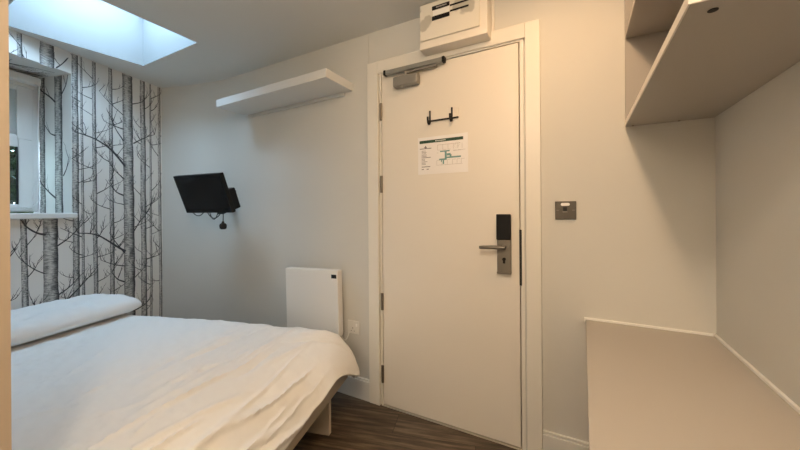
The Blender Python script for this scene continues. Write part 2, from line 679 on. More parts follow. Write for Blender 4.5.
# the strongest branches of the print
for pts, w in (([(2.000, 1.530), (1.94, 1.60), (1.88, 1.655), (1.80, 1.697), (1.735, 1.712), (1.675, 1.722)], .016),
               ([(2.000, .865), (1.95, .90), (1.889, .948), (1.82, .998), (1.76, 1.020), (1.688, 1.028)], .016),
               ([(1.515, 1.03), (1.47, 1.045), (1.42, 1.09), (1.39, 1.15)], .014),
               ([(1.575, .52), (1.62, .58), (1.70, .66), (1.765, .73)], .013),
               ([(1.40, .46), (1.36, .48), (1.32, .50)], .016),
               ([(2.065, 1.02), (2.11, 1.09), (2.16, 1.15), (2.20, 1.22)], .010),
               ([(2.065, 1.72), (2.12, 1.76), (2.18, 1.80), (2.24, 1.83)], .010),
               ([(2.165, .78), (2.22, .79), (2.275, .80)], .010),
               ([(1.99, .63), (1.94, .66), (1.90, .72)], .012),
               ([(1.99, 1.30), (1.93, 1.33), (1.89, 1.40)], .012)):
    stroke(sheet_wall, pts, w, w * .35, lim)
    for q in range(1, len(pts)):
        for _ in range(2):
            twig(sheet_wall, pts[q][0], pts[q][1], random.choice((-1, 1)), random.uniform(.06, .13), .0055, lim, 1, random.uniform(.8, 1.4))
for i, (a0, a1, w0, w1) in enumerate(TR[:11]):
    z = .35 + random.uniform(0, .12)
    big = w1 > .06
    while z < 2.15:
        side = random.choice((-1, 1))
        g = (z - .3) / 1.75
        c = a1 + (a0 - a1) * g
        w = w1 + (w0 - w1) * g
        twig(sheet_wall, c + side * w * .42, z, side, random.uniform(.08, .17) * (1.25 if big else .9), random.uniform(.005, .009) * (1.2 if big else .85), lim)
        z += random.uniform(.09, .20)


def jskip(a, z):
    return not (so + .06 < a < SW - .002 and OZ0 + .01 < z < OZ1 - .004)


trunk(sheet_jamb, -2.925, -2.918, .052, .054, OZ0 + .012, OZ1 - .005, 31.2, jskip)
trunk(sheet_jamb, -2.773, -2.768, .070, .074, OZ0 + .012, OZ1 - .005, 32.7, jskip)
for pts, w in (([(-2.80, 1.93), (-2.85, 1.97), (-2.93, 2.02), (-2.97, 2.06)], .013), ([(-2.80, 1.70), (-2.85, 1.72), (-2.90, 1.78)], .010),
               ([(-2.80, 1.27), (-2.86, 1.31), (-2.93, 1.37), (-2.97, 1.42)], .013), ([(-2.73, 1.42), (-2.70, 1.47), (-2.68, 1.54)], .010),
               ([(-2.74, 1.98), (-2.70, 2.04), (-2.685, 2.10)], .010)):
    stroke(sheet_jamb, pts, w, w * .4, jskip)
    for q in range(1, len(pts)):
        twig(sheet_jamb, pts[q][0], pts[q][1], random.choice((-1, 1)), .09, .005, jskip, 1, 1.1)


def sskip(a, b):
    return not (OT0 + .01 < a < OT1 - .004 and so + .02 < b < SW - .004)


for k in range(13):
    a = OT0 + .08 + k * .065
    b = random.uniform(so + .03, SW - .1)
    pts = [(a, b), (a + .06, b + .05 + random.uniform(-.03, .03)), (a + .13, b + .08), (a + .22, b + .12)]
    stroke(sheet_soffit, pts, .012, .004, sskip)
    twig(sheet_soffit, pts[1][0], pts[1][1], 1, .12, .006, sskip, 0, random.uniform(-.6, .9))
structure(wl.build('wall_left', [M['paper'], M['bark'], M['branch'], M['wall']], fix=False), 'wall papered with grey birch trunks behind the bed head', 'wall')


# ---- window in the papered wall
wroot = bpy.data.objects.new('window_1', None)
COL.objects.link(wroot)
wc = W(so, (OT0 + OT1) / 2, OZ0)
wroot.location = wc
wroot['_o'] = tuple(wc)
structure(wroot, 'white framed window set into the birch-papered wall beside the bed', 'window')


def ST(p):
    return W(p[0], p[1], p[2])


ws = -2.965                                        # room face of the frame
def wbox(name, s0, s1, t0, t1, z0, z1, m, parent, bevel=.003):
    return box(name, s0, s1, t0, t1, z0, z1, m, parent, bevel, tf=ST)


mb = MB()
for (t0, t1, z0, z1) in ((OT0 + .001, OT0 + .07, OZ0 + .03, OZ1 - .005), (1.622, OT1 - .001, OZ0 + .03, OZ1 - .005), (OT0 + .07, 1.622, OZ0 + .03, OZ0 + .055),
                         (OT0 + .07, 1.622, 2.045, OZ1 - .005)):
    mb.box(ws - .045, ws, t0, t1, z0, z1, 0, ST)
mb.build('window_frame', M['window'], wroot, .003)
lo = MB()
for (t0, t1, z0, z1) in ((OT0 + .08, OT0 + .14, 1.207, 1.660), (1.543, 1.618, 1.207, 1.660), (OT0 + .14, 1.543, 1.207, 1.228), (OT0 + .14, 1.543, 1.608, 1.660)):
    lo.box(ws + .011, ws + .022, t0, t1, z0, z1, 0, ST)
los = lo.build('lower_sash', M['window'], wroot, .004)
up = MB()
for (t0, t1, z0, z1) in ((OT0 + .08, OT0 + .14, 1.664, 2.04), (1.538, 1.618, 1.664, 2.04), (OT0 + .14, 1.538, 1.664, 1.69), (OT0 + .14, 1.538, 1.985, 2.04)):
    up.box(ws - .002, ws + .018, t0, t1, z0, z1, 0, ST)
ups = up.build('upper_sash', M['window'], wroot, .004)
wbox('pane', ws + .012, ws + .016, OT0 + .139, 1.544, 1.227, 1.609, M['glass'], los, 0)
wbox('pane', ws + .001, ws + .006, OT0 + .139, 1.539, 1.689, 1.986, M['frost'], ups, 0)
wbox('glazing_bar', ws + .0062, ws + .014, 1.494, 1.503, 1.69, 1.985, M['window'], ups, .002)
wbox('window_board', ws - .002, SW + .025, OT0 - .02, 1.674, OZ0 - .018, OZ0 + .018, M['window'], wroot, .007)
wbox('gasket', ws + .0165, ws + .0195, 1.533, 1.5435, 1.226, 1.610, M['rubber'], los, 0)
# roller blind housing at the top of the window, and the pull cord
bl = thing('roller_blind', 'white rolled-up blind cassette across the top of the window', 'blind', tuple(W(ws + .04, 1.2, 2.03)))
wbox('cassette', ws + .002, ws + .075, OT0 + .012, 1.635, 2.035, 2.092, M['window'], bl, .012)
wbox('bottom_bar', ws + .024, ws + .040, OT0 + .02, 1.62, 2.013, 2.036, M['socket'], bl, .003)
cord = MB()
cp = []
for i in range(30):
    f = i / 29
    if f < .5:
        cp.append(W(ws + .115 - .02 * math.sin(f * 6), 1.600, 2.02 - f * 1.50))
    else:
        q = (f - .5) / .5
        cp.append(W(ws + .115 - .11 * q ** 1.6, 1.600 - .02 * q, 1.27 - .07 * math.sin(q * 1.57)))
cord.tube([W(ws + .06, 1.598, 2.05)] + cp, 0.0027, 8)
cord.build('pull_cord', M['window'], bl, smooth=True)

# ---- greenery outside the window
def bush(name, label, ctr, rad, n, seed):
    rnd = random.Random(seed)
    b = thing(name, label, 'hedge', (ctr[0], ctr[1], -.02))
    lv, st = MB(), MB()
    for i in range(n):
        while True:
            d = Vector((rnd.uniform(-1, 1), rnd.uniform(-1, 1), rnd.uniform(-1, 1)))
            if d.length < 1:
                break
        d = d.normalized() * (.45 + .55 * rnd.random())
        p = Vector(ctr) + W(d.x * rad[0], d.y * rad[1], d.z * rad[2])
        a = Vector((rnd.uniform(-1, 1), rnd.uniform(-1, 1), rnd.uniform(-.6, .6))).normalized()
        u = a.cross(Vector((rnd.uniform(-1, 1), rnd.uniform(-1, 1), rnd.uniform(-1, 1)))).normalized()
        l, w = rnd.uniform(.05, .085), rnd.uniform(.022, .036)
        nrm = a.cross(u) * .008
        lv.face([p - a * l, p + u * w + nrm, p + a * l, p - u * w + nrm])
    for k in range(6):
        q = rnd.uniform(0, 6.28)
        st.tube([(ctr[0], ctr[1], 0), (ctr[0] + .1 * math.cos(q), ctr[1] + .1 * math.sin(q), ctr[2] * .6), (ctr[0] + rad[0] * .7 * math.cos(q), ctr[1] + rad[1] * .7 * math.sin(q), ctr[2] + rad[2] * .5)], [.03, .02, .008], 7)
    lv.build('foliage', M['leaf'], b, fix=False)
    st.build('stem', M['twig'], b)


c_ = W(-3.72, 1.75, 1.6)
bush('hedge', 'dark green leafy hedge seen through the lower window pane', (c_.x, c_.y, 1.6), (.62, 1.75, 1.95), 20000, 40)
g = MB()
g.prism([tuple(W(-7, -2).xy), tuple(W(so - .005, -2).xy), tuple(W(so - .005, 4).xy), tuple(W(-7, 4).xy)], -.1, -.02)
structure(g.build('ground', M['brick']))

# ------------------------------------------------------------------ door
YD = YW - .002
tr = MB()
AO0, AI0, AI1, AO1 = -1.110, -1.036, -.207, -.140
AZ0, AZ1 = 1.990, 2.060
tr.box(AO0, AI0, YW - .02, YW, 0, AZ1)
tr.box(AI1, AO1, YW - .02, YW, 0, AZ1)
tr.box(AI0, AI1, YW - .02, YW, AZ0, AZ1)
structure(tr.build('trim_1', M['gloss_white'], bevel=.003), 'cream painted architrave round the door', 'door frame')
jb = MB()
jb.box(DO[0], -1.018, YW - .008, back, 0, DO[2])
jb.box(-.232, DO[1], YW - .008, back, 0, DO[2])
jb.box(-1.018, -.232, YW - .008, back, 1.983, DO[2])
jb.box(-1.018, -1.000, YW + .05, back, 0, 1.983)
jb.box(-.250, -.232, YW + .05, back, 0, 1.983)
jb.box(-1.0, -.25, YW + .05, back, 1.965, 1.983)
jb.box(-1.0, -.25, back - .01, back, 0, 1.965)
structure(jb.build('trim_2', M['gloss_white']))
structure(box('trim_3', DO[0] + .012, DO[1] - .005, YW - .012, YW + .04, 0, .006, M['threshold'], bevel=.002))

dr = bpy.data.objects.new('door_1', None)
COL.objects.link(dr)
dr.location = (-.63, YW, 0)
dr['_o'] = (-.63, YW, 0)
structure(dr, 'plain cream flush door with a steel lever lock', 'door')
DX0, DX1 = -1.0145, -.2375
box('door_leaf', DX0, DX1, YD - .004, YD + .04, .011, 1.979, M['door'], dr, .002)
for z in (1.758, 1.325, .625, .192):
    h = MB()
    h.tube([(-1.0163, YD - .011, z - .05), (-1.0163, YD - .011, z + .05)], .0075, 12)
    h.box(-1.028, -1.0165, YD - .0085, YD - .0055, z - .05, z + .05)
    h.build('hinge', M['bronze'], dr, smooth=True)
lk = MB()
lk.box(-.341, -.275, YD - .026, YD - .004, .853, 1.142)
lock = lk.build('lock', M['steel'], dr, .004)
box('card_reader', -.343, -.273, YD - .034, YD - .0262, 1.020, 1.146, M['black'], lock, .005)
lv = MB()
lv.tube([(-.306, YD - .026, .985), (-.306, YD - .062, .985)], .0105, 14)
lv.tube([(-.296, YD - .062, .985), (-.36, YD - .063, .985), (-.402, YD - .062, .983), (-.418, YD - .058, .982)], [.0095, .0095, .009, .008], 14)
lever = lv.build('lever', M['steel'], lock, smooth=True)
kh = MB()
kh.tube([(-.306, YD - .026, .985), (-.306, YD - .030, .985)], .017, 20)
kh.build('lever_rose', M['steel'], lock, smooth=True)
kc = MB()
kc.tube([(-.307, YD - .026, .925), (-.307, YD - .031, .925)], .0085, 16)
kc.box(-.312, -.302, YD - .031, YD - .026, .905, .925)
kc.build('keyhole', M['black'], lock)
box('foot_rail', -.342, -.274, YD - .029, YD - .0262, .853, .862, M['steel'], lock, .001)
box('strike_plate', -.2385, -.2275, YD - .0085, YD + .002, .80, 1.07, M['rubber'], dr)

# door closer: slide rail on the frame, cast body on the door
dc = thing('door_closer', 'grey door closer with slide rail along the top of the door', 'door closer', (-.80, YW - .02, 1.9))
rl = MB()
rl.box(-.968, -.614, YW - .046, YW - .020, 1.957, 1.982)
rl.build('slide_rail', M['rail'], dc, .003)
for x in (-.972, -.610):
    ec = box('end_cap', x - .008, x + .008, YW - .048, YW - .0195, 1.955, 1.984, M['black'], dc, .003)
am = MB()
am.tube([(-.83, YW - .033, 1.948), (-.72, YW - .033, 1.950), (-.650, YW - .033, 1.951)], .0075, 10)
am.build('arm', M['closer'], dc, smooth=True)
bd = MB()
bd.box(-.915, -.758, YW - .052, YD - .004, 1.872, 1.932)
body = bd.build('body', M['closer'], dc, .010, 3)
sp = MB()
sp.tube([(-.84, YW - .030, 1.93), (-.84, YW - .030, 1.955)], .012, 14)
sp.build('spindle', M['closer'], dc, smooth=True)
vv = MB()
vv.tube([(-.855, YW - .04, 1.866), (-.855, YW - .04, 1.873)], .008, 12)
vv.build('valve_cap', M['closer'], body, smooth=True)

# coat hook
ch = thing('coat_hook', 'twin coat hook with black prongs on the door above the notice', 'coat hook', (-.63, YD - .004, 1.69))
box('back_plate', -.715, -.540, YD - .012, YD - .004, 1.662, 1.712, M['door'], ch, .002)
br = MB()
br.box(-.716, -.539, YD - .014, YD - .004, 1.656, 1.6625)
br.build('bottom_rail', M['rubber'], ch)
for x in (-.699, -.573):
    k = MB()
    k.box(x - .004, x + .004, YD - .018, YD - .0121, 1.648, 1.714)
    k.tube([(x, YD - .014, 1.655), (x, YD - .022, 1.642), (x, YD - .034, 1.638), (x, YD - .043, 1.646), (x, YD - .046, 1.662), (x, YD - .046, 1.674)], .0055, 10)
    k.build('prong', M['rubber'], ch, smooth=True)

# notice on the door
nt_ = thing('fire_notice', 'landscape paper notice with green header and floor plan on the door', 'notice', (-.635, YD - .004, 1.372))
y1 = YD - .0042
sheet = box('paper_sheet', -.777, -.490, y1 - .0012, y1, 1.368, 1.574, M['paperwhite'], nt_)
yk = y1 - .0013


def mark(mb, x0, x1, z0, z1):
    mb.box(x0, x1, yk - .0003, yk, z0, z1)


hd = MB()
mark(hd, -.767, -.515, 1.540, 1.556)
hd.build('header_bar', M['green'], sheet)
tx = MB()
for i in range(9):
    x = -.672 + i * .0068
    tx.box(x, x + .0042, yk - .0007, yk - .0003, 1.5455, 1.551)
tx.build('header_lettering', M['paperwhite'], sheet)
lg = MB()
mark(lg, -.766, -.696, 1.509, 1.5125)
mark(lg, -.733, -.728, 1.512, 1.526)
mark(lg, -.740, -.722, 1.515, 1.519)
rn = random.Random(3)
for i in range(11):
    z = 1.497 - i * .0075
    if i in (5,):
        mark(lg, -.755, -.700, z, z + .0030)
    else:
        mark(lg, -.755, -.755 + rn.uniform(.020, .038), z, z + .0022)
mark(lg, -.755, -.703, 1.408, 1.4115)
mark(lg, -.755, -.742, 1.394, 1.398)
mark(lg, -.725, -.712, 1.394, 1.398)
lg.build('legend', M['ink'], sheet)
pl = MB()
for (xa, xb, z) in ((-.66, -.53, 1.523), (-.665, -.52, 1.413), (-.665, -.655, 1.480), (-.57, -.52, 1.485)):
    mark(pl, xa, xb, z, z + .0016)
for x in (-.66, -.63, -.60, -.57, -.545, -.522):
    mark(pl, x, x + .0015, 1.496, 1.524)
    mark(pl, x - .005, x - .0035, 1.414, 1.440)
    mark(pl, x, x + .018, 1.495 if x < -.58 else 1.487, 1.4965 if x < -.58 else 1.4885)
    mark(pl, x - .004, x + .014, 1.439, 1.4405)
for (cx_, cz) in ((-.552, 1.512), (-.545, 1.520)):
    for q in range(10):
        a = q * .628
        mark(pl, cx_ + .012 * math.cos(a) - .001, cx_ + .012 * math.cos(a) + .001, cz + .010 * math.sin(a) - .001, cz + .010 * math.sin(a) + .001)
pl.build('plan_outline', M['faint'], sheet)
ts = MB()
for (x0, x1, z0, z1) in ((-.645, -.590, 1.484, 1.491), (-.618, -.607, 1.452, 1.486), (-.618, -.528, 1.448, 1.456), (-.650, -.607, 1.440, 1.448), (-.630, -.622, 1.418, 1.442),
                         (-.606, -.585, 1.462, 1.474), (-.590, -.580, 1.456, 1.468), (-.640, -.634, 1.430, 1.442)):
    mark(ts, x0, x1, z0, z1)
ts.build('escape_route', M['teal'], sheet)

# fuse box above the door
FX0, FX1, FZ0, FZ1, FY = -.722, -.364, 2.017, 2.250, 1.574
fb = thing('fuse_box', 'cream fuse box with smudged cover and black label strips above the door', 'fuse box', (-.5525, YW, FZ0))
fcase = MB()
fcase.box(FX0, FX1, FY, YW - .0, FZ0, FZ1)
fcase.build('case', M['door'], fb, .004)
lid = MB()
lid.box(FX0 + .006, FX1 - .035, FY - .010, FY - .0002, FZ0 + .040, FZ1 - .004)
ld = lid.build('cover', M['fuse'], fb, .004)
yl = FY - .0102
lab = MB()
for (x0, x1, z0, z1) in ((-.655, -.560, 2.200, 2.220), (-.655, -.560, 2.147, 2.168), (-.558, -.462, 2.194, 2.202), (-.558, -.462, 2.166, 2.174)):
    lab.box(x0 + .010, x1 + .010, yl - .003, yl, z0, z1)
lab.build('label_strip', M['black'], ld, .001)
lt = MB()
for i in range(10):
    x = -.622 + i * .0058
    lt.box(x, x + .0036, yl - .0034, yl - .003, 2.207, 2.2135)
lt.build('label_lettering', M['faint'], ld)
box('breaker_window', -.640, -.552, yl - .0015, yl, 2.171, 2.197, M['bead'], ld, .0005)
box('wall_flange', FX1, FX1 + .014, YW - .010, YW, FZ0 + .01, FZ1, M['door'], fb, .002)

# card switch right of the door
cs = thing('card_switch', 'dark metal key card switch plate on the wall right of the door', 'switch', (-.0375, YW, 1.12))
plate = box('plate', -.081, .005, YW - .008, YW, 1.121, 1.204, M['gunmetal'], cs, .002)
box('slot_block', -.048, -.032, YW - .0115, YW - .008, 1.160, 1.177, M['rubber'], plate)
lw = MB()
lw.tube([(-.040, YW - .0092, 1.190), (-.040, YW - .008, 1.190)], .001, 8)
n = 24
pts = []
for i in range(n):
    a = 2 * math.pi * i / n
    pts.append((-.039 + (.012 if math.cos(a) > 0 else -.012) + .0065 * math.cos(a), 1.190 + .0068 * math.sin(a)))
lw.face([(x, YW - .0092, z) for x, z in pts])
for i in range(n):
    j = (i + 1) % n
    lw.face([(pts[i][0], YW - .0092, pts[i][1]), (pts[j][0], YW - .0092, pts[j][1]), (pts[j][0], YW - .008, pts[j][1]), (pts[i][0], YW - .008, pts[i][1])])
lw.build('white_label', M['paperwhite'], plate, fix=False)
for x in (-.070, -.006):
    box('screw', x - .006, x + .006, YW - .0092, YW - .008, 1.1625, 1.1645, M['steel'], plate)
box('card_lip', -.050, -.030, YW - .011, YW - .008, 1.154, 1.158, M['steel'], plate, .001)

structure(box('trim_4', AO0 - .007, AO0 - .0005, YW - .0025, YW, .131, CEIL - .001, M['wall']))

# ------------------------------------------------------------------ skirting
sk1 = MB()
sk1.box(XF, AO0, YW - .017, YW, 0, .118)
sk1.box(XF, AO0, YW - .011, YW, .118, .130)
structure(sk1.build('baseboard_front', M['skirt'], bevel=.003), 'white skirting board left of the door', 'skirting board')
sk2 = MB()
sk2.box(AO1, XR, YW - .017, YW, 0, .116)
sk2.box(AO1, XR, YW - .012, YW, .116, .130)
structure(sk2.build('baseboard_right', M['skirt'], bevel=.003), 'white skirting board between the door and the desk', 'skirting board')

# ------------------------------------------------------------------ white wall shelf
sx0, sx1, sy0 = -2.245, -1.232, 1.42


def tilt(p):
    return (p[0], p[1], p[2] + (p[0] + 1.74) * .011)


shf = thing('wall_shelf', 'thick white floating shelf on the wall left of the door', 'shelf', (-1.74, YW, 1.92))
box('board', sx0, sx1, sy0, YW - .001, 1.919, 1.970, M['shelf'], shf, .0025, tf=tilt)
box('batten', sx0 + .03, sx1 - .06, YW - .02, YW - .001, 1.898, 1.9185, M['wall'], shf, .002, tf=tilt)

# ------------------------------------------------------------------ television on its bracket
phi, tau = .107, .36
TWd = .475
THt = TWd * .595
tc_ = Vector((-2.318, 1.360, 1.2925))
TX = Vector((math.cos(phi), math.sin(phi), 0))
TN0 = Vector((math.sin(phi), -math.cos(phi), 0))
TU = Vector((TN0.x * math.sin(tau), TN0.y * math.sin(tau), math.cos(tau)))
TN = TX.cross(TU) * 1.0
if TN.dot(TN0) < 0:
    TN = -TN


def TVp(p):
    return tc_ + TX * p[0] + TU * p[2] - TN * p[1]      # p: x right, y towards the wall, z up


tv = thing('television', 'small black television tilted down on a wall arm below the shelf', 'television', (tc_.x, YW, 1.16))
box('bezel', -TWd / 2, TWd / 2, 0, .028, -THt / 2, THt / 2, M['black'], tv, .004, tf=TVp)
box('screen', -TWd / 2 + .016, TWd / 2 - .016, -.0012, .0005, -THt / 2 + .026, THt / 2 - .016, M['screen'], tv, tf=TVp)
hs = MB()
hs.box(-.15, .206, .0282, .108, -.138, .014, 0, TVp)
rear = hs.build('rear_housing', M['black'], tv, .010, 3)
am = MB()
pa, pb = TVp((.0, .105, -.03)), Vector((-2.42, YW - .012, 1.27))
am.box(-.05, .05, .105, .120, -.085, .02, 0, TVp)
am.tube([pa, (pa + Vector((-2.41, 1.575, 1.27))) * .5, Vector((-2.41, 1.60, 1.265))], .016, 10)
am.tube([Vector((-2.41, 1.60, 1.265)), pb], .016, 10)
am.tube([Vector((-2.41, 1.60, 1.235)), Vector((-2.41, 1.60, 1.295))], .020, 12)
am.build('bracket_arm', M['dkgrey'], tv, smooth=True)
box('wall_plate', -2.455, -2.385, YW - .014, YW - .0005, 1.20, 1.34, M['dkgrey'], tv, .003)
box('sensor_foot', .075, .135, .005, .035, -THt / 2 - .012, -THt / 2 + .001, M['black'], tv, .003, tf=TVp)


def sag(a, b, d, n=14):
    a, b = Vector(a), Vector(b)
    return [a.lerp(b, i / n) - Vector((0, 0, d * 4 * (i / n) * (1 - i / n))) for i in range(n + 1)]


cb = MB()
cb.tube(sag(TVp((-.20, .02, -.13)), TVp((-.07, .03, -.13)), .040), .0032, 8)
cb.tube(sag(TVp((-.06, .03, -.13)), TVp((.10, .04, -.128)), .062), .0032, 8)
cb.tube(sag(TVp((-.03, .03, -.13)), TVp((.06, .04, -.128)), .070), .0032, 8)
pp = TVp((.095, .045, -.128))
pe = Vector((pp.x, pp.y, 1.082))
cb.tube([pp, (pp + pe) / 2 + Vector((.003, 0, 0)), pe], .0032, 8)
cb.build('power_cable', M['rubber'], tv, smooth=True)
pg = MB()
pg.tube([pe + Vector((0, 0, .018)), pe + Vector((0, 0, .004)), pe, pe - Vector((0, 0, .014)), pe - Vector((0, 0, .034)), pe - Vector((0, 0, .040))], [.006, .011, .021, .025, .022, .012], 14)
pg.build('plug', M['rubber'], tv, smooth=True)

# ------------------------------------------------------------------ panel heater, socket
hc = Vector((-1.506, 1.606, .38))
hr = R(4.0)
hrl = R(-1.3)


def HT(p):
    x, y, z = p
    x, z = x * math.cos(hrl) + z * math.sin(hrl), -x * math.sin(hrl) + z * math.cos(hrl)
    return Vector((hc.x + x * math.cos(hr) - y * math.sin(hr), hc.y + x * math.sin(hr) + y * math.cos(hr), hc.z + z))


ht = thing('panel_heater', 'white slab wall heater with small black display behind the bed foot', 'heater', tuple(hc))
hb = box('heater_body', -.212, .212, -.028, .022, .0, .412, M['heater'], ht, .006, tf=HT)
box('control_display', .165, .203, -.0300, -.0279, .362, .386, M['black'], hb, .0006, tf=HT)
hg = MB()
for i in range(14):
    x = -.20 + i * .0285
    hg.box(x, x + .022, -.006, .016, .4115, .4128, 0, HT)
hg.build('air_grille', M['socket'], hb)
for x in (-.15, .15):
    q = HT((x, .022, .2))
    box('wall_bracket', q.x - .02, q.x + .02, q.y - .005, YW, .50, .64, M['dkgrey'], ht)
ps = thing('power_socket', 'white plug socket on the wall between heater and door', 'socket', (-1.236, YW, .39))
face = box('face_plate', -1.279, -1.193, YW - .009, YW, .393, .475, M['socket'], ps, .003)
ss = MB()
for (x, z, w, h) in ((-1.238, .430, .004, .008), (-1.249, .412, .008, .003), (-1.227, .412, .008, .003)):
    ss.box(x - w / 2, x + w / 2, YW - .0098, YW - .009, z - h / 2, z + h / 2)
ss.build('pin_holes', M['dkgrey'], face)
box('rocker', -1.215, -1.203, YW - .012, YW - .009, .442, .460, M['bead'], face, .001)
ca = MB()
ca.tube(sag((-1.262, YW - .016, .402), (-1.31, 1.628, .40), .05), .0035, 8)
ca.build('mains_lead', M['socket'], ht, smooth=True)

# ------------------------------------------------------------------ desk
dk = thing('desk', 'taupe fitted desk top with white bead along the walls', 'desk', (.25, 1.0, 0))
DZ = .676
DYN = .22                                            # near end of the top
dt = MB().prism([(.012, DYN), (XR - .0005, DYN), (XR - .0005, YW - .0005), (.040, YW - .0005)], DZ - .034, DZ).build('desk_top', M['laminate'], dk, .002)
bdm = MB()
bdm.box(.036, XR - .009, YW - .009, YW - .0005, DZ, DZ + .010)
bdm.box(XR - .010, XR - .0005, DYN, YW - .0005, DZ, DZ + .010)
bdm.build('wall_bead', M['bead'], dk, .002)
box('bead_end', .0335, .0378, YW - .012, YW - .0005, DZ - .012, DZ + .010, M['bead'], dk, .001)
box('end_panel', .055, XR - .001, DYN + .01, DYN + .035, 0, DZ - .034, M['cabinet'], dk, .001)
box('support_batten', .10, XR - .001, YW - .032, YW - .018, DZ - .09, DZ - .034, M['cabinet'], dk)

# ------------------------------------------------------------------ open wall unit over the desk
ux0, uy0, uz0, uz1 = .190, .728, 1.515, CEIL - .012
def US(p):
    return (p[0] - (YW - p[1]) * .0145 * (XR - p[0]) / .285, p[1], p[2])


ub = thing('wall_unit', 'grey open shelf unit fixed high on the wall above the desk', 'shelf unit', (.33, 1.2, uz0))
bp_ = box('bottom_panel', ux0, XR - .001, uy0, YW - .001, uz0, uz0 + .020, M['cabinet'], ub, .001, tf=US)
box('front_edging', ux0 - .0035, ux0 - .0001, uy0, YW - .0195, uz0, uz0 + .020, M['edge'], bp_, .0006, tf=US)
box('near_edging', ux0 - .0035, XR - .001, uy0 - .0035, uy0 - .0001, uz0, uz0 + .020, M['edge'], bp_, .0006, tf=US)
hl = MB()
hl.tube([(.216, .766, uz0 - .0012), (.216, .766, uz0 + .004)], .0075, 18)
hl.build('cable_hole', M['rubber'], bp_)
for x in (.215, .365):
    MB().tube([(x, YW - .012, uz0 - .002), (x, YW - .012, uz0 + .002)], .004, 10).build('fixing_screw', M['bronze'], bp_)
box('side_panel', ux0, XR - .001, YW - .019, YW - .001, uz0 + .020, uz1, M['cabinet'], ub, .001, tf=US)
box('side_panel', ux0, XR - .001, uy0, uy0 + .018, uz0 + .020, uz1, M['cabinet'], ub, .001, tf=US)
box('back_panel', XR - .012, XR - .001, uy0 + .018, YW - .019, uz0 + .020, uz1, M['cabinet'], ub, tf=US)
box('middle_shelf', ux0, XR - .012, uy0 + .018, YW - .0195, 1.880, 1.898, M['cabinet'], ub, .001, tf=US)
box('top_panel', ux0, XR - .012, uy0 + .018, YW - .0195, uz1 - .018, uz1, M['cabinet'], ub, .001, tf=US)

# ------------------------------------------------------------------ bed
bed = thing('bed', 'low double bed base and mattress beneath the white duvet', 'bed', tuple(W(-1.69, 1.14)))
BS0, BS1, BT0, BT1 = -2.640, -.728, .49, 1.795


def bbox(name, s0, s1, t0, t1, z0, z1, m, parent, bevel=.003):
    return box(name, s0, s1, t0, t1, z0, z1, m, parent, bevel, tf=ST)


bbox('foot_rail', BS1 - .025, BS1, BT0, BT1, .190, .315, M['bedwood'], bed)
bbox('head_rail', BS0, BS0 + .025, BT0, BT1, .190, .315, M['bedwood'], bed)
bbox('side_rail', BS0 + .025, BS1 - .025, BT0, BT0 + .025, .190, .315, M['bedwood'], bed)
bbox('side_rail', BS0 + .025, BS1 - .025, BT1 - .025, BT1, .190, .315, M['bedwood'], bed)
bbox('slat_deck', BS0 + .025, BS1 - .025, BT0 + .025, BT1 - .025, .285, .305, M['bedwood'], bed, 0)
for s in (-.870, -2.52):
    for t in (.70, 1.575):
        bbox('leg', s, s + .13, t - .014, t + .014, 0, .2848, M['bedwood'], bed, .003)
ms = bbox('mattress', BS0 + .01, -.905, BT0 + .012, BT1 - .03, .306, .452, M['mattress'], bed, .05)

# duvet: a draped sheet, rounded over the edges, with folds
SE, TE, TN_, H = -1.05, 1.685, .55, .492
NS, NTT = 300, 200
A0 = BS0 + .16


def drape(L, r, amax):
    """horizontal and vertical travel of cloth after length L past an edge."""
    a = min(L / r, 1.0) * amax
    h, d = r / amax * math.sin(a), r / amax * (1 - math.cos(a))
    if L > r:
        h += (L - r) * math.cos(amax)
        d += (L - r) * math.sin(amax)
    return h, d


def fold(p, a, b, w, hgt):
    """a ridge along the segment a-b, fading at its ends."""
    ax, ay = a
    dx, dy = b[0] - ax, b[1] - ay
    l2 = dx * dx + dy * dy
    f = ((p[0] - ax) * dx + (p[1] - ay) * dy) / l2
    e = max(0.0, min(1.0, min(f, 1 - f) * 4))
    if e <= 0:
        return 0.0
    qx, qy = p[0] - ax - dx * f, p[1] - ay - dy * f
    sd = (qx * dy - qy * dx) / math.sqrt(l2)
    return hgt * e * math.exp(-(sd / w) ** 2)


FOLDS = []
fr_ = random.Random(21)
for k in range(30):
    sa = fr_.uniform(-1.42, -.66)
    ta = fr_.uniform(.50, 1.35)
    ln = fr_.uniform(.25, .75)
    tb = min(ta + ln, 1.86)
    FOLDS.append(((sa, ta), (sa + fr_.uniform(-.02, .16), tb), fr_.uniform(.006, .015), fr_.uniform(.005, .016) * fr_.choice((1, 1, -.7))))
for k in range(9):                                   # gathers at the far foot corner
    q = k / 8
    FOLDS.append(((-1.05 + .04 * q, 1.45 + .12 * q), (-.60 - .03 * k * .3, 1.72 + .016 * k), .010, .008 * (1 if k % 2 else -.8)))
for k in range(12):                                  # slight creases over the middle of the bed
    sa, ta = fr_.uniform(-2.2, -1.3), fr_.uniform(.6, 1.3)
    an = fr_.uniform(.6, 1.3)
    ln = fr_.uniform(.25, .6)
    FOLDS.append(((sa, ta), (sa + ln * math.cos(an), ta + ln * math.sin(an)), fr_.uniform(.005, .010), fr_.uniform(.002, .0050)))
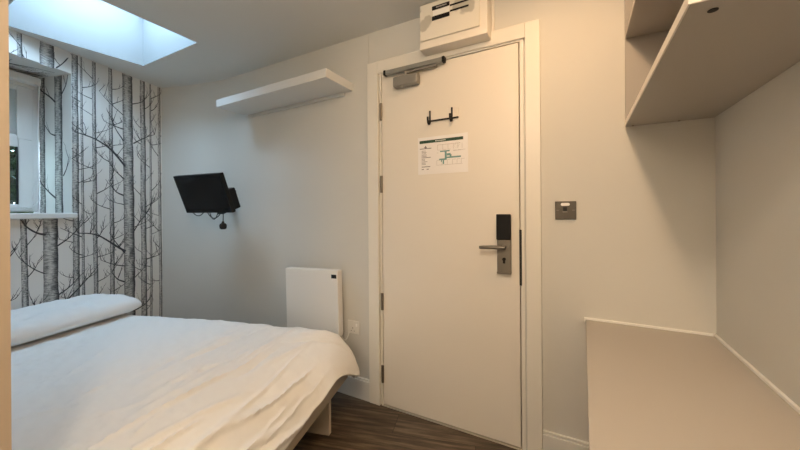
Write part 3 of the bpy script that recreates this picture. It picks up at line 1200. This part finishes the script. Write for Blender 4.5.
FOLDS += [
    ((-1.41, 0.83), (-1.43, 1.17), .006, .006),
    ((-1.10, 0.97), (-1.16, 1.26), .006, .006),
    ((-1.00, 0.76), (-1.03, 0.90), .006, .006),
    ((-1.02, 0.91), (-1.08, 1.45), .006, .006),
    ((-1.64, 0.98), (-1.78, 1.26), .006, .006),
    ((-0.72, 0.82), (-0.72, 1.24), .006, .006),
    ((-0.70, 0.90), (-0.67, 1.50), .006, .006),
    ((-0.99, 1.08), (-0.99, 1.63), .006, .006),
]
dv = MB()
grid = []
S1 = SE + .435
T1 = TE + .20
T0 = .515
for i in range(NS + 1):
    row = []
    for j in range(NTT + 1):
        t = T0 + (T1 - T0) * j / NTT
        fc = max(0.0, min(1.0, (t - 1.40) / .35))
        fc = fc * fc * (3 - 2 * fc)
        s = A0 + (S1 + .10 * fc - A0) * i / NS
        f_ = max(0.0, min(1.0, (t - 1.15) / .55))
        se = SE + .17 * f_ * f_ * (3 - 2 * f_)
        qs = max(0.0, s - se)
        qt = max(0.0, t - TE)
        qn = max(0.0, TN_ - t)
        qt2 = qt - qn
        L = math.hypot(qs, qt2)
        ss, tt, z = min(s, se), max(TN_, min(t, TE)), H
        k = 0
        if L > 0:
            r = .24 if qs > abs(qt2) else .16
            wgt = qs / L
            r = (.42 - .02 * fc) * wgt + .15 * (1 - wgt)
            am_ = (1.02 + .78 * fc) * wgt + 1.40 * (1 - wgt)
            h, d = drape(L, r, am_)
            ss += h * qs / L
            tt += h * qt2 / L
            z -= d
            k = L
        # puffiness and wrinkles
        zz = .010 * noise.noise((s * 2.1, t * 2.3, 1.7)) + .006 * noise.noise((s * 5.5, t * 5.0, 4.2))
        zz += .0040 * noise.noise((s * 13 + t * 9, t * 8 - s * 4, 9)) + .0022 * noise.noise((s * 34, t * 30, 3))
        for fo in FOLDS:
            zz += fold((s, t), *fo)
        # hem waves grow towards the bottom of the drop
        wv = min(1, k / .3)
        ss += wv * .013 * noise.noise((t * 6, 3.3, s * 2)) + wv * .006 * noise.noise((t * 17, 8, s * 4)) + zz * .8 * min(1, qs * 3)
        tt += wv * .008 * noise.noise((s * 7, 9.1, t * 2))
        z += zz * (1 - .4 * wv) + wv * .014 * noise.noise((t * 4 + s * 3, 7.7, 0))
        cf = max(0.0, min(1.0, (qs - .16) / .2)) * max(0.0, min(1.0, (t - 1.58) / .14))
        ss += .03 * cf
        z += .005 * cf + .012 * cf * noise.noise((s * 15, t * 22, 6))
        ss += .012 * cf * noise.noise((t * 20, s * 9, 1))
        # rounded head end under the pillow
        e0 = s - A0
        if e0 < .05:
            z -= (1 - e0 / .05) ** 2 * .02
        row.append(W(ss, tt, max(z, .20)))
    grid.append(row)
for i in range(NS):
    for j in range(NTT):
        dv.face([grid[i][j], grid[i + 1][j], grid[i + 1][j + 1], grid[i][j + 1]])
do = dv.build('duvet', M['linen'], None, smooth=True, origin=tuple(W(-1.6, 1.14, .46)))
for p in do.data.polygons:
    p.use_smooth = True
sd = do.modifiers.new('thickness', 'SOLIDIFY')
sd.thickness = .014
sd.offset = 1 if do.data.polygons[NS * NTT // 2].normal.z < 0 else -1
tag(do, 'crumpled white duvet spread over the bed and hanging over its foot', 'duvet')

# pillow
pw = MB()
na, nb = 56, 40
PS, PT, PZ = -2.405, 1.425, .545
PL, PW_, PH = .365, .225, .070


def pil(u, v, top):
    # u along the wall, v along the bed, both -1..1
    ax = 1 - .07 * (1 - abs(v)) ** 2
    bx = 1 - .07 * (1 - abs(u)) ** 2
    eu = 1 - min(1.0, (1 - abs(u)) / .30)
    ev = 1 - min(1.0, (1 - abs(v)) / .62)
    e = math.sqrt(max(0.0, 1 - eu * eu)) * math.sqrt(max(0.0, 1 - ev * ev))
    pin = 1 - .085 * (u * v) ** 4
    ax *= pin
    bx *= pin
    z = PH * e * (1.0 if top else -.72)
    t = PT + u * PL * bx * (1 if abs(v) < 1 else 1)
    s = PS + v * PW_ * ax
    if top:
        z += e * (.016 * noise.noise((u * 2.3, v * 2.1, 2)) + .010 * noise.noise((u * 6, v * 4, 5)) + .005 * noise.noise((u * 15 + v * 8, v * 10, 7)))
        z += -.022 * u * u * (1 - v) * .3
    # the rear edge is propped up against the wall
    z += .022 * max(0, -v) ** 1.5
    return W(s, t, PZ + z)


for top in (True, False):
    for i in range(na):
        for j in range(nb):
            u0, u1 = -1 + 2 * i / na, -1 + 2 * (i + 1) / na
            v0, v1 = -1 + 2 * j / nb, -1 + 2 * (j + 1) / nb
            f = lambda x: math.sin(x * math.pi / 2)
            q = [pil(f(u0), f(v0), top), pil(f(u1), f(v0), top), pil(f(u1), f(v1), top), pil(f(u0), f(v1), top)]
            pw.face(q if top else q[::-1])
pil_o = pw.build('pillow', M['linen'], None, smooth=True, origin=tuple(W(PS, PT, .49)))
for p in pil_o.data.polygons:
    p.use_smooth = True
tag(pil_o, 'plump white pillow lying on the bed against the birch wallpaper', 'pillow')

# ------------------------------------------------------------------ light
w = bpy.data.worlds.new('sky')
SC.world = w
w.use_nodes = True
bg = w.node_tree.nodes['Background']
bg.inputs['Color'].default_value = (.60, .80, 1.0, 1)
bg.inputs['Strength'].default_value = 30.0


def area(name, loc, size, power, color, rot=(0, 0, 0), shape='DISK', portal=False, sy=None):
    l = bpy.data.lights.new(name, 'AREA')
    l.shape = shape
    l.size = size
    if sy:
        l.size_y = sy
    l.energy = power
    l.color = color
    if portal:
        l.cycles.is_portal = True
    o = bpy.data.objects.new(name, l)
    o.location = loc
    o.rotation_euler = rot
    COL.objects.link(o)
    return o


area('skylight_portal', (cx, cy, CEIL + SH + .06), .80, 1, (1, 1, 1), (0, 0, 0), 'RECTANGLE', True, .80)
wpt = W(so - .02, (OT0 + OT1) / 2, (OZ0 + OZ1) / 2)
po = area('window_portal', wpt, OT1 - OT0, 1, (1, 1, 1), (0, 0, 0), 'RECTANGLE', True, OZ1 - OZ0)
d = W(1, 0) - W(0, 0)
po.rotation_euler = d.to_track_quat('-Z', 'Y').to_euler()
WARM = (1.0, .79, .575)


def lamp(name, loc, power, radius=.09):
    l = bpy.data.lights.new(name, 'POINT')
    l.energy = power
    l.color = WARM
    l.shadow_soft_size = radius
    o = bpy.data.objects.new(name, l)
    o.location = loc
    COL.objects.link(o)


lamp('ceiling_lamp', (-.03, -.30, 2.15), 24)
area('orange_fill', (-.06, 1.12, CEIL - .01), .09, 4, (1.0, .60, .30))  # added orange light for the warm gradient on the wall beside the door
lamp('entry_lamp', (-.42, -1.72, 2.10), 24, .26)

# ------------------------------------------------------------------ camera
cd = bpy.data.cameras.new('camera')
co = bpy.data.objects.new('camera', cd)
COL.objects.link(co)
SC.camera = co
cd.sensor_fit = 'HORIZONTAL'
cd.sensor_width = 36
cd.lens = 325 / 800 * 36
cd.clip_start = .02
yaw, roll = R(28.3), R(.4)
cd.shift_y = -14 / 800
cd.shift_x = 0
mtx = Matrix.Rotation(yaw, 4, 'Z') @ Matrix.Rotation(R(90), 4, 'X') @ Matrix.Rotation(-roll, 4, 'Z')
co.matrix_world = Matrix.Translation((0, 0, 1.165)) @ mtx

for o in bpy.data.objects:
    if '_o' in o:
        del o['_o']

SC.view_settings.view_transform = 'Standard'
SC.view_settings.look = 'None'
SC.view_settings.gamma = 1
SC.view_settings.use_curve_mapping = False
SC.view_settings.exposure = .64
SC.cycles.use_denoising = True
SC.cycles.max_bounces = 10
SC.cycles.diffuse_bounces = 6
SC.cycles.transparent_max_bounces = 12
SC.cycles.sample_clamp_indirect = 6
